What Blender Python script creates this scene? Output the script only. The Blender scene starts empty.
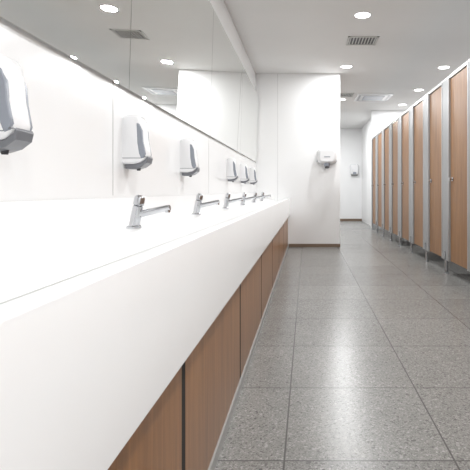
import bpy, bmesh, math
from mathutils import Vector, Matrix
scene=bpy.context.scene
scene.view_settings.view_transform='Standard'
scene.view_settings.look='None'
scene.view_settings.exposure=0.0

# ---------------------------------------------------------------- materials
def newmat(name):
    m=bpy.data.materials.new(name); m.use_nodes=True
    nt=m.node_tree; b=nt.nodes['Principled BSDF']
    return m,nt,b
def simple(name,col,rough=0.4,metal=0.0,var=0.03,scale=8.0,spec=0.5):
    m,nt,b=newmat(name)
    tc=nt.nodes.new('ShaderNodeTexCoord'); n=nt.nodes.new('ShaderNodeTexNoise')
    n.inputs['Scale'].default_value=scale; n.inputs['Detail'].default_value=3
    nt.links.new(tc.outputs['Object'],n.inputs['Vector'])
    r=nt.nodes.new('ShaderNodeValToRGB')
    r.color_ramp.elements[0].position=.3; r.color_ramp.elements[1].position=.7
    r.color_ramp.elements[0].color=(*[max(0,c*(1-var)) for c in col],1)
    r.color_ramp.elements[1].color=(*[min(1,c*(1+var)) for c in col],1)
    nt.links.new(n.outputs['Fac'],r.inputs['Fac']); nt.links.new(r.outputs['Color'],b.inputs['Base Color'])
    b.inputs['Roughness'].default_value=rough; b.inputs['Metallic'].default_value=metal
    b.inputs['Specular IOR Level'].default_value=spec
    return m
def wood(name,c0,c1,rough=.4):
    m,nt,b=newmat(name)
    tc=nt.nodes.new('ShaderNodeTexCoord'); mp=nt.nodes.new('ShaderNodeMapping')
    mp.inputs['Scale'].default_value=(16,16,0.8)
    oi=nt.nodes.new('ShaderNodeObjectInfo'); ad=nt.nodes.new('ShaderNodeVectorMath'); ad.operation='ADD'
    sc=nt.nodes.new('ShaderNodeVectorMath'); sc.operation='SCALE'; sc.inputs[0].default_value=(3,7,5)
    nt.links.new(oi.outputs['Random'],sc.inputs['Scale'])
    nt.links.new(tc.outputs['Object'],ad.inputs[0]); nt.links.new(sc.outputs[0],ad.inputs[1])
    nt.links.new(ad.outputs[0],mp.inputs['Vector'])
    n=nt.nodes.new('ShaderNodeTexNoise'); n.inputs['Scale'].default_value=2.2; n.inputs['Detail'].default_value=8
    n.inputs['Roughness'].default_value=.65; n.inputs['Distortion'].default_value=.7
    nt.links.new(mp.outputs[0],n.inputs['Vector'])
    r=nt.nodes.new('ShaderNodeValToRGB')
    r.color_ramp.elements[0].position=.32; r.color_ramp.elements[0].color=(*c0,1)
    r.color_ramp.elements[1].position=.68; r.color_ramp.elements[1].color=(*c1,1)
    nt.links.new(n.outputs['Fac'],r.inputs['Fac']); nt.links.new(r.outputs['Color'],b.inputs['Base Color'])
    b.inputs['Roughness'].default_value=rough
    return m
M_white=simple('wall_white_panel',(.83,.83,.83),.14,var=.008,scale=2)
M_paint=simple('wall_white_paint',(.87,.87,.87),.35,var=.008,scale=2)
M_ceil=simple('ceiling_paint',(.79,.785,.775),.85,var=.012,scale=1.5)
M_solid=simple('solid_surface_white',(.86,.86,.86),.2,var=.008,scale=3)
M_joint=simple('joint_grey',(.42,.42,.41),.6)
M_black=simple('gap_shade_black',(.012,.011,.010),.7)
M_chrome=simple('chrome',(.56,.57,.59),.14,metal=1.0,var=.04)
M_alu=simple('brushed_aluminium',(.50,.50,.50),.35,metal=.75,var=.05,scale=40)
M_pil=simple('pilaster_grey_laminate',(.33,.335,.34),.4,var=.02)
M_skirt=simple('skirting_grey',(.36,.36,.35),.4)
M_plast=simple('white_plastic',(.82,.82,.83),.2,var=.01)
M_grey=simple('grey_plastic',(.16,.165,.18),.3)
M_lgrey=simple('blue_grey_plastic',(.27,.29,.33),.25)
M_dark=simple('dark_plastic',(.04,.04,.045),.35)
M_wood=wood('oak_laminate_door',(.215,.100,.040),(.37,.195,.086),.42)
M_wood2=wood('oak_laminate_vanity',(.18,.078,.026),(.33,.155,.056),.33)
M_base=simple('baseboard_wood',(.20,.14,.095),.5)
M_vent=simple('vent_metal',(.6,.6,.58),.5)
M_mirror=simple('mirror_glass',(.95,.965,.945),.01,metal=1.0,var=.004)
M_mseam=simple('mirror_seam',(.40,.41,.40),.3)
def emis(name,col,s):
    m,nt,b=newmat(name)
    b.inputs['Emission Color'].default_value=(*col,1); b.inputs['Emission Strength'].default_value=s
    b.inputs['Base Color'].default_value=(.9,.9,.9,1)
    return m
M_lamp=emis('lamp_lens',(1,.99,.97),8)

# terrazzo floor
def terrazzo():
    m,nt,b=newmat('terrazzo_tiles'); L=nt.links.new
    tc=nt.nodes.new('ShaderNodeTexCoord')
    def chips(scale,stops):
        v=nt.nodes.new('ShaderNodeTexVoronoi'); v.inputs['Scale'].default_value=scale
        L(tc.outputs['Object'],v.inputs['Vector'])
        s0=nt.nodes.new('ShaderNodeSeparateColor'); L(v.outputs['Color'],s0.inputs[0])
        r=nt.nodes.new('ShaderNodeValToRGB'); cr=r.color_ramp
        cr.elements[0].position=0; cr.elements[0].color=(*stops[0][1],1)
        cr.elements[1].position=1; cr.elements[1].color=(*stops[-1][1],1)
        for p,c in stops[1:-1]:
            e=cr.elements.new(p); e.color=(*c,1)
        L(s0.outputs[0],r.inputs['Fac']); return r.outputs['Color'],s0.outputs[1]
    fine,_=chips(220,[(0,(.125,.123,.117)),(.15,(.183,.180,.171)),(.3,(.226,.222,.211)),(.8,(.257,.252,.240)),(1,(.37,.363,.345))])
    big,sel=chips(125,[(0,(.10,.098,.093)),(.35,(.16,.157,.149)),(.6,(.27,.265,.252)),(1,(.39,.383,.365))])
    gt=nt.nodes.new('ShaderNodeMath'); gt.operation='GREATER_THAN'; L(sel,gt.inputs[0]); gt.inputs[1].default_value=.84
    mc=nt.nodes.new('ShaderNodeMix'); mc.data_type='RGBA'; L(gt.outputs[0],mc.inputs['Factor']); L(fine,mc.inputs[6]); L(big,mc.inputs[7])
    n=nt.nodes.new('ShaderNodeTexNoise'); n.inputs['Scale'].default_value=2.5; n.inputs['Detail'].default_value=4
    L(tc.outputs['Object'],n.inputs['Vector'])
    mr=nt.nodes.new('ShaderNodeMapRange'); mr.inputs['To Min'].default_value=.88; mr.inputs['To Max'].default_value=1.12
    L(n.outputs['Fac'],mr.inputs['Value'])
    mx=nt.nodes.new('ShaderNodeVectorMath'); mx.operation='SCALE'
    L(mc.outputs[2],mx.inputs[0]); L(mr.outputs[0],mx.inputs['Scale'])
    sx=nt.nodes.new('ShaderNodeSeparateXYZ'); L(tc.outputs['Object'],sx.inputs[0])
    def M(op,a,bv=None):
        k=nt.nodes.new('ShaderNodeMath'); k.operation=op
        for i,q in enumerate((a,bv)):
            if q is None: continue
            if isinstance(q,(int,float)): k.inputs[i].default_value=q
            else: L(q,k.inputs[i])
        return k.outputs[0]
    def line(o,off):
        t=M('DIVIDE',M('ADD',o,off),.6); f=M('FRACT',t); fl=M('FLOOR',t)
        d=M('ABSOLUTE',M('SUBTRACT',f,.5))
        return M('GREATER_THAN',d,.5-.0055),fl
    lx,fx=line(sx.outputs[0],.08+6); ly,fy=line(sx.outputs[1],6-.42)
    g=M('MAXIMUM',lx,ly)
    wn=nt.nodes.new('ShaderNodeTexWhiteNoise'); cb=nt.nodes.new('ShaderNodeCombineXYZ'); L(fx,cb.inputs[0]); L(fy,cb.inputs[1])
    L(cb.outputs[0],wn.inputs['Vector'])
    mr2=nt.nodes.new('ShaderNodeMapRange'); mr2.inputs['To Min'].default_value=.93; mr2.inputs['To Max'].default_value=1.07
    L(wn.outputs['Value'],mr2.inputs['Value'])
    mx2=nt.nodes.new('ShaderNodeVectorMath'); mx2.operation='SCALE'; L(mx.outputs[0],mx2.inputs[0]); L(mr2.outputs[0],mx2.inputs['Scale'])
    mix=nt.nodes.new('ShaderNodeMix'); mix.data_type='RGBA'
    L(g,mix.inputs['Factor']); L(mx2.outputs[0],mix.inputs[6]); mix.inputs[7].default_value=(.09,.088,.084,1)
    L(mix.outputs[2],b.inputs['Base Color'])
    b.inputs['Roughness'].default_value=.27
    b.inputs['Specular IOR Level'].default_value=.55
    return m
M_floor=terrazzo()

# ---------------------------------------------------------------- mesh builder
class B:
    def __init__(s,name,parent=None):
        s.bm=bmesh.new(); s.name=name; s.mats=[]; s.parent=parent
    def mi(s,m):
        if m not in s.mats: s.mats.append(m)
        return s.mats.index(m)
    def box(s,x0,x1,y0,y1,z0,z1,m):
        vs=[s.bm.verts.new((x,y,z)) for x in (x0,x1) for y in (y0,y1) for z in (z0,z1)]
        for f in ((0,1,3,2),(4,6,7,5),(0,4,5,1),(2,3,7,6),(0,2,6,4),(1,5,7,3)):
            k=s.bm.faces.new([vs[i] for i in f]); k.material_index=s.mi(m)
        return s
    def tube(s,pts,rads,m,seg=20,caps=True):
        pts=[Vector(p) for p in pts]; rings=[]
        for i,p in enumerate(pts):
            a=pts[max(0,i-1)]; c=pts[min(len(pts)-1,i+1)]; d=(c-a).normalized()
            up=Vector((0,1,0)) if abs(d.y)<.9 else Vector((0,0,1))
            u=d.cross(up).normalized(); w=d.cross(u).normalized()
            rings.append([s.bm.verts.new(p+rads[i]*(u*math.cos(t)+w*math.sin(t))) for t in [2*math.pi*j/seg for j in range(seg)]])
        for a,c in zip(rings,rings[1:]):
            for j in range(seg):
                f=s.bm.faces.new((a[j],a[(j+1)%seg],c[(j+1)%seg],c[j])); f.material_index=s.mi(m)
        if caps:
            f=s.bm.faces.new(rings[0][::-1]); f.material_index=s.mi(m)
            f=s.bm.faces.new(rings[-1]); f.material_index=s.mi(m)
        return s
    def prism(s,prof,y0,y1,m,taper=None):
        cz=sum(p[1] for p in prof)/len(prof)
        st=taper or [(0,1),(1,1)]; rings=[]
        for t,k in st:
            rings.append([s.bm.verts.new((p[0]*k if p[0]>1e-6 else 0, y0+(y1-y0)*t, cz+(p[1]-cz)*(1-(1-k)*.6))) for p in prof])
        n=len(prof)
        for a,c in zip(rings,rings[1:]):
            for j in range(n):
                f=s.bm.faces.new((a[j],a[(j+1)%n],c[(j+1)%n],c[j])); f.material_index=s.mi(m)
        f=s.bm.faces.new(rings[0][::-1]); f.material_index=s.mi(m)
        f=s.bm.faces.new(rings[-1]); f.material_index=s.mi(m)
        return s
    def done(s,loc=(0,0,0),bevel=0,smooth=False,rot=None,seg=2):
        bmesh.ops.recalc_face_normals(s.bm,faces=s.bm.faces[:])
        me=bpy.data.meshes.new(s.name); s.bm.to_mesh(me); s.bm.free()
        for m in s.mats: me.materials.append(m)
        o=bpy.data.objects.new(s.name,me); scene.collection.objects.link(o); o.location=loc
        if rot: o.rotation_euler=rot
        if smooth:
            for p in me.polygons: p.use_smooth=True
            me.set_sharp_from_angle(angle=math.radians(38))
        if bevel:
            b=o.modifiers.new('bevel','BEVEL'); b.width=bevel; b.segments=seg; b.limit_method='ANGLE'; b.angle_limit=math.radians(40)
        if s.parent: o.parent=s.parent
        return o
def empty(name,loc=(0,0,0)):
    e=bpy.data.objects.new(name,None); e.location=loc; e.empty_display_size=.1; scene.collection.objects.link(e); return e

H=0.95; CEIL=2.94; XW=-0.865; XR=3.15; Y0=-1.6; YP=7.8; YF=14.6
# ---------------------------------------------------------------- shell
B('floor').box(XW-.1,XR+.1,Y0-.1,YF+.1,-.1,0,M_floor).done()
B('ceiling').box(XW-.1,XR+.1,Y0-.1,YF+.1,CEIL,CEIL+.1,M_ceil).done()
w=B('wall_left').box(XW-.1,XW,Y0,YF,0,CEIL,M_white)
for y in (0.05,2.05,4.05,6.05):
    w.box(XW-.002,XW+.0008,y-.003,y+.003,.93,CEIL,M_joint)
w.done()
B('wall_right').box(XR,XR+.1,Y0,YF,0,CEIL,M_paint).done()
B('wall_back').box(XW-.1,XR+.1,Y0-.1,Y0,0,CEIL,M_paint).done()
B('wall_far').box(XW-.1,XR+.1,YF,YF+.1,0,CEIL,M_paint).done()
w=B('wall_partition').box(XW,.56,YP,YP+.6,0,CEIL,M_paint)
w.box(-.50,-.494,YP-.0008,YP+.01,.1,CEIL,M_joint)
w.done(bevel=.006)
B('baseboard_partition').box(-.31,.565,YP-.014,YP,0,.055,M_base).done(bevel=.003)
B('wall_cubicle_end').box(1.60,XR,11.35,11.47,0,CEIL,M_paint).done()
B('wall_corridor').box(1.74,1.86,11.47,YF,0,CEIL,M_paint).done()
B('baseboard_far').box(-.3,1.74,YF-.015,YF,0,.07,M_base).done(bevel=.003)

# ---------------------------------------------------------------- mirror (leans slightly into the room)
mir=B('mirror')
MH=1.11; ylo=-1.4; yhi=YP-.02
seams=[ylo,.36,2.19,4.02,5.85,yhi]
for a,b_ in zip(seams,seams[1:]):
    mir.box(.0,.006,a+.002,b_-.002,0,MH,M_mirror)
mir.box(-.010,-.001,ylo,yhi,0.004,MH,M_mseam)
mir.done(loc=(XW+.012,0,1.433),rot=(0,math.radians(1.6),0))
B('trim_mirror').box(XW,XW+.028,ylo,yhi,2.47,2.51,M_alu).done()

# ---------------------------------------------------------------- wash counter with trough basin
XF=-.29; TOP=.83; INN=.81; BOT=.545
c=B('washbasin_counter')
XB=XW+.003
prof=[(XB,.725),(XB,TOP+.09),(XB+.015,TOP+.09),(XB+.017,INN+.010),(XB+.020,INN+.004),(XB+.027,INN),
 (-.600,INN),(-.588,INN-.002),(-.576,INN-.008),(-.560,INN-.018),(-.53,INN-.032),(-.49,INN-.043),(-.45,INN-.048),(-.40,INN-.047),(-.37,INN-.038),(-.35,INN-.020),
 (-.340,TOP-.012),(-.336,TOP-.003),(-.330,TOP),(XF-.006,TOP),(XF-.002,TOP-.002),(XF,TOP-.006),(XF,BOT),(XF-.02,BOT),(XF-.02,.725)]
bm=c.bm; mi=c.mi(M_solid)
ra=[bm.verts.new((p[0],-1.5,p[1])) for p in prof]; rb=[bm.verts.new((p[0],YP-.003,p[1])) for p in prof]
n=len(prof)
for j in range(n):
    bm.faces.new((ra[j],ra[(j+1)%n],rb[(j+1)%n],rb[j]))
bm.faces.new(ra[::-1]); bm.faces.new(rb)
c.box(-.3275,-.3245,-1.5,YP-.003,TOP-.003,TOP+.0004,M_joint)
for k in range(7):
    y=.765+.975*k
    c.tube([(-.45,y,INN-.049),(-.45,y,INN-.0455)],[.03,.03],M_chrome,seg=24)
c.done(smooth=True)
v=B('vanity_cabinet')
gaps=[.2,1.20,2.22,3.25,4.27,5.29,6.31,7.33,YP]
prev=-1.5
for g in gaps:
    v.box(-.342,-.322,prev+.018,min(g-.018,YP-.01),.04,.72,M_wood2)
    if g<7.5: v.box(-.345,-.3225,g-.0179,g+.0179,.03,.72,M_black)  # black filler strip, colours the panel gap as deep shade
    prev=g
v.box(-.37,-.345,-1.5,YP-.005,.0,.72,M_black)
v.box(-.335,-.314,-1.5,YP-.005,.0,.045,M_skirt)
v.done()

# ---------------------------------------------------------------- taps
def faucet(y):
    e=B('push_tap')
    e.tube([(0,0,0),(0,0,.006),(0,0,.010)],[.028,.028,.024],M_chrome)
    tl=.2
    def P(h): return (h*tl,0,h)
    e.tube([P(.008),P(.06),P(.082),P(.084)],[.0205,.0195,.019,.015],M_chrome)
    e.tube([P(.084),P(.088),P(.112),P(.12),P(.124)],[.015,.020,.0195,.016,.009],M_chrome)
    e.tube([(.012,0,.050),(.06,0,.061),(.125,0,.075),(.137,0,.077)],[.0140,.0125,.0115,.0105],M_chrome,seg=16)
    e.tube([(.128,0,.074),(.129,0,.058)],[.0095,.009],M_chrome,seg=14)
    e.done(loc=(-.655,y,INN+.0002),smooth=True)
for k in range(7): faucet(.765+.975*k)

# ---------------------------------------------------------------- soap dispensers
def dispenser(y):
    e=empty('soap_dispenser',(XW,y,1.055))
    prof=[(0,.02),(0,.245),(.02,.253),(.055,.255),(.076,.248),(.088,.230),(.094,.19),(.098,.14),(.105,.10),(.110,.07),(.105,.045),(.085,.028),(.05,.02)]
    t=[(0,.86),(.05,.94),(.14,.985),(.3,1),(.7,1),(.86,.985),(.95,.94),(1,.86)]
    hw=.047
    b=B('body',e); b.prism(prof,-hw,hw,M_plast,t); b.done(smooth=True)
    win=[(.066,.215),(.080,.212),(.0925,.180),(.0965,.13),(.1035,.092),(.1075,.07),(.101,.052),(.088,.046),(.078,.07),(.070,.12)]
    b=B('refill_window',e); b.prism(win,-hw-.0008,hw+.0008,M_lgrey); b.done(bevel=.003,smooth=True)
    b=B('cover_seam',e); b.prism([(0.002,.048),(.0,.051),(.085,.051),(.106,.060),(.107,.057),(.086,.048)],-hw-.0004,hw+.0004,M_grey); b.done()
    lev=[(.01,.0),(.01,.022),(.05,.022),(.085,.03),(.106,.046),(.112,.06),(.117,.052),(.111,.028),(.085,.008),(.05,-.002)]
    b=B('push_lever',e); b.prism(lev,-.038,.038,M_grey); b.done(bevel=.003,smooth=True)
    b=B('nozzle',e); b.tube([(.06,0,.005),(.06,0,-.008)],[.011,.008],M_dark); b.done(smooth=True)
for y in (1.225,2.20,3.18,5.0,5.98,6.96): dispenser(y)

# ---------------------------------------------------------------- hand dryer on the partition
e=empty('hand_dryer',(.335,YP,1.36))
def dome(b,w,hh,d,m,z0=0,x0=0):
    st=[(0,1.0),(.35,1.0),(.65,.96),(.85,.86),(1,.7)]
    rings=[]
    for t,k in st:
        ring=[]
        for j in range(32):
            a=2*math.pi*j/32; ca,sa=math.cos(a),math.sin(a)
            px=math.copysign(abs(ca)**.45,ca)*w/2*k; pz=math.copysign(abs(sa)**.45,sa)*hh/2*k
            ring.append(b.bm.verts.new((x0+px,-d*t,z0+pz)))
        rings.append(ring)
    for a,c2 in zip(rings,rings[1:]):
        for j in range(32):
            f=b.bm.faces.new((a[j],a[(j+1)%32],c2[(j+1)%32],c2[j])); f.material_index=b.mi(m)
    for r_ in (rings[0][::-1],rings[-1]):
        f=b.bm.faces.new(r_); f.material_index=b.mi(m)
b=B('housing',e); dome(b,.33,.28,.17,M_plast,z0=.18); b.done(smooth=True)
b=B('air_outlet',e); b.tube([(0,-.09,.07),(0,-.10,.02),(0,-.12,-.015)],[.06,.05,.042],M_lgrey); b.tube([(0,-.12,-.012),(0,-.122,-.019)],[.03,.03],M_dark); b.done(smooth=True)
b=B('side_band',e); dome(b,.335,.05,.10,M_lgrey,z0=.10); b.done(smooth=True)
b=B('sensor',e); b.box(-.05,.05,-.1735,-.168,.15,.165,M_lgrey); b.done(bevel=.002)

# ---------------------------------------------------------------- far paper towel dispenser
e=empty('paper_towel_dispenser',(1.5,YF,1.45))
b=B('housing',e); dome(b,.28,.36,.13,M_plast,z0=.18); b.done(smooth=True)
b=B('window',e); b.box(-.05,.05,-.133,-.125,.03,.10,M_lgrey); b.done(bevel=.004)
b=B('paper_slot',e); b.box(-.1,.1,-.10,-.04,-.01,.01,M_dark); b.done(bevel=.002)

# ---------------------------------------------------------------- toilet cubicles
XS=1.60; PY=.87; PW=.27; TOPC=2.22
def cubicle(y):
    e=empty('toilet_cubicle',(XS,y,0))
    b=B('pilaster',e); b.box(-.012,.018,0,PW,.16,TOPC,M_pil)
    b.box(-.016,-.008,0.0,.022,.16,TOPC+.005,M_alu); b.box(-.016,-.008,PW-.022,PW,.16,TOPC+.005,M_alu); b.done(bevel=.002)
    b=B('door',e); b.box(.006,.028,PW+.004,PY-.004,.165,TOPC-.02,M_wood); b.done(bevel=.002)
    b=B('head_rail',e); b.box(-.008,.032,0,PY,TOPC-.012,TOPC+.028,M_alu); b.done(bevel=.004)
    b=B('support_leg',e)
    b.tube([(.0,PW/2,0),(.0,PW/2,.012),(.0,PW/2,.02)],[.034,.034,.02],M_chrome)
    b.tube([(.0,PW/2,.015),(.0,PW/2,.21)],[.019,.019],M_chrome)
    b.box(-.024,-.010,PW/2-.02,PW/2+.02,.16,.26,M_chrome); b.done(smooth=True)
    b=B('lock_indicator',e)
    b.tube([(-.004,PY-.09,1.08),(.006,PY-.09,1.08)],[.024,.024],M_chrome)
    b.tube([(.006,PY-.09,1.08),(-.03,PY-.09,1.08),(-.038,PY-.09,1.08)],[.009,.009,.020],M_chrome,seg=14); b.done(smooth=True)
    b=B('hinges',e)
    for z in (.35,1.15,1.95): b.tube([(-.002,PW+.004,z-.04),(-.002,PW+.004,z+.04)],[.009,.009],M_chrome,seg=12)
    b.done(smooth=True)
    b=B('divider',e); b.box(.018,XR-XS-.002,PW/2-.009,PW/2+.009,.16,TOPC-.05,M_pil); b.done(bevel=.002)
for k in range(-7,7):
    cubicle(5.15+PY*k)
b=B('cubicle_end_pilaster').box(XS-.012,XS+.018,11.245,11.349,0.0,TOPC,M_pil); b.done(bevel=.002)

# ---------------------------------------------------------------- ceiling fittings
def downlight(x,y,p=27):
    e=empty('ceiling_downlight',(x,y,CEIL))
    b=B('trim_ring',e)
    segs=32; rs=[(.10,0),(.10,-.004),(.088,-.006),(.086,-.002)]
    rings=[[b.bm.verts.new((r*math.cos(2*math.pi*j/segs),r*math.sin(2*math.pi*j/segs),z)) for j in range(segs)] for r,z in rs]
    mi=b.mi(M_plast)
    for a,c2 in zip(rings,rings[1:]):
        for j in range(segs): b.bm.faces.new((a[j],a[(j+1)%segs],c2[(j+1)%segs],c2[j]))
    b.done(smooth=True)
    b=B('lens',e); b.tube([(0,0,-.0005),(0,0,-.003)],[.086,.086],M_lamp,seg=32); b.done()
    l=bpy.data.lights.new('downlight_lamp','AREA'); l.shape='DISK'; l.size=.165; l.energy=p; l.color=(.975,.99,1.0)
    o=bpy.data.objects.new('lamp',l); scene.collection.objects.link(o); o.parent=e; o.location=(0,0,-.010)
for y in (-1.0,1.0,3.1,5.2,7.35): downlight(.63,y)
for y in (-.8,1.4,3.4,5.4,7.4,9.05,10.6): downlight(2.2,y,28)
for y in (10.0,12.6): downlight(.75,y,46)  # added corridor downlights, stronger than the rows to brighten the far end

def vent(x,y,w,d,name='ceiling_vent'):
    b=B(name)
    b.box(-w/2,w/2,-d/2,-d/2+.025,-.012,0,M_vent); b.box(-w/2,w/2,d/2-.025,d/2,-.012,0,M_vent)
    b.box(-w/2,-w/2+.025,-d/2,d/2,-.012,0,M_vent); b.box(w/2-.025,w/2,-d/2,d/2,-.012,0,M_vent)
    b.box(-w/2+.02,w/2-.02,-d/2+.02,d/2-.02,-.002,0,M_dark)
    n=9
    for i in range(n):
        xx=-w/2+.04+(w-.08)*i/(n-1)
        b.box(xx-.006,xx+.006,-d/2+.02,d/2-.02,-.011,-.002,M_vent)
    b.done(loc=(x,y,CEIL))
vent(.73,6.08,.40,.34); vent(.79,9.5,.34,.34)
b=B('ceiling_air_conditioner')
b.box(-.36,.36,-.36,.36,-.02,0,M_plast); b.box(-.22,.22,-.22,.22,-.026,-.02,M_lgrey)
for s_ in (-1,1):
    b.box(-.28,.28,s_*.30-.02,s_*.30+.02,-.022,-.019,M_grey); b.box(s_*.30-.02,s_*.30+.02,-.28,.28,-.022,-.019,M_grey)
b.done(loc=(1.40,9.75,CEIL),bevel=.003)

# ---------------------------------------------------------------- world + camera
wd=bpy.data.worlds.new('world'); scene.world=wd; wd.use_nodes=True
wd.node_tree.nodes['Background'].inputs[0].default_value=(.9,.95,1,1); wd.node_tree.nodes['Background'].inputs[1].default_value=.3
cam=bpy.data.cameras.new('camera'); co=bpy.data.objects.new('camera',cam); scene.collection.objects.link(co)
co.location=(0,0,H); co.rotation_euler=(math.radians(90),0,0)
cam.sensor_width=36; cam.lens=36*460/470; cam.shift_x=-(307-235)/470; cam.shift_y=-(235-191)/470
cam.clip_start=.02
scene.camera=co
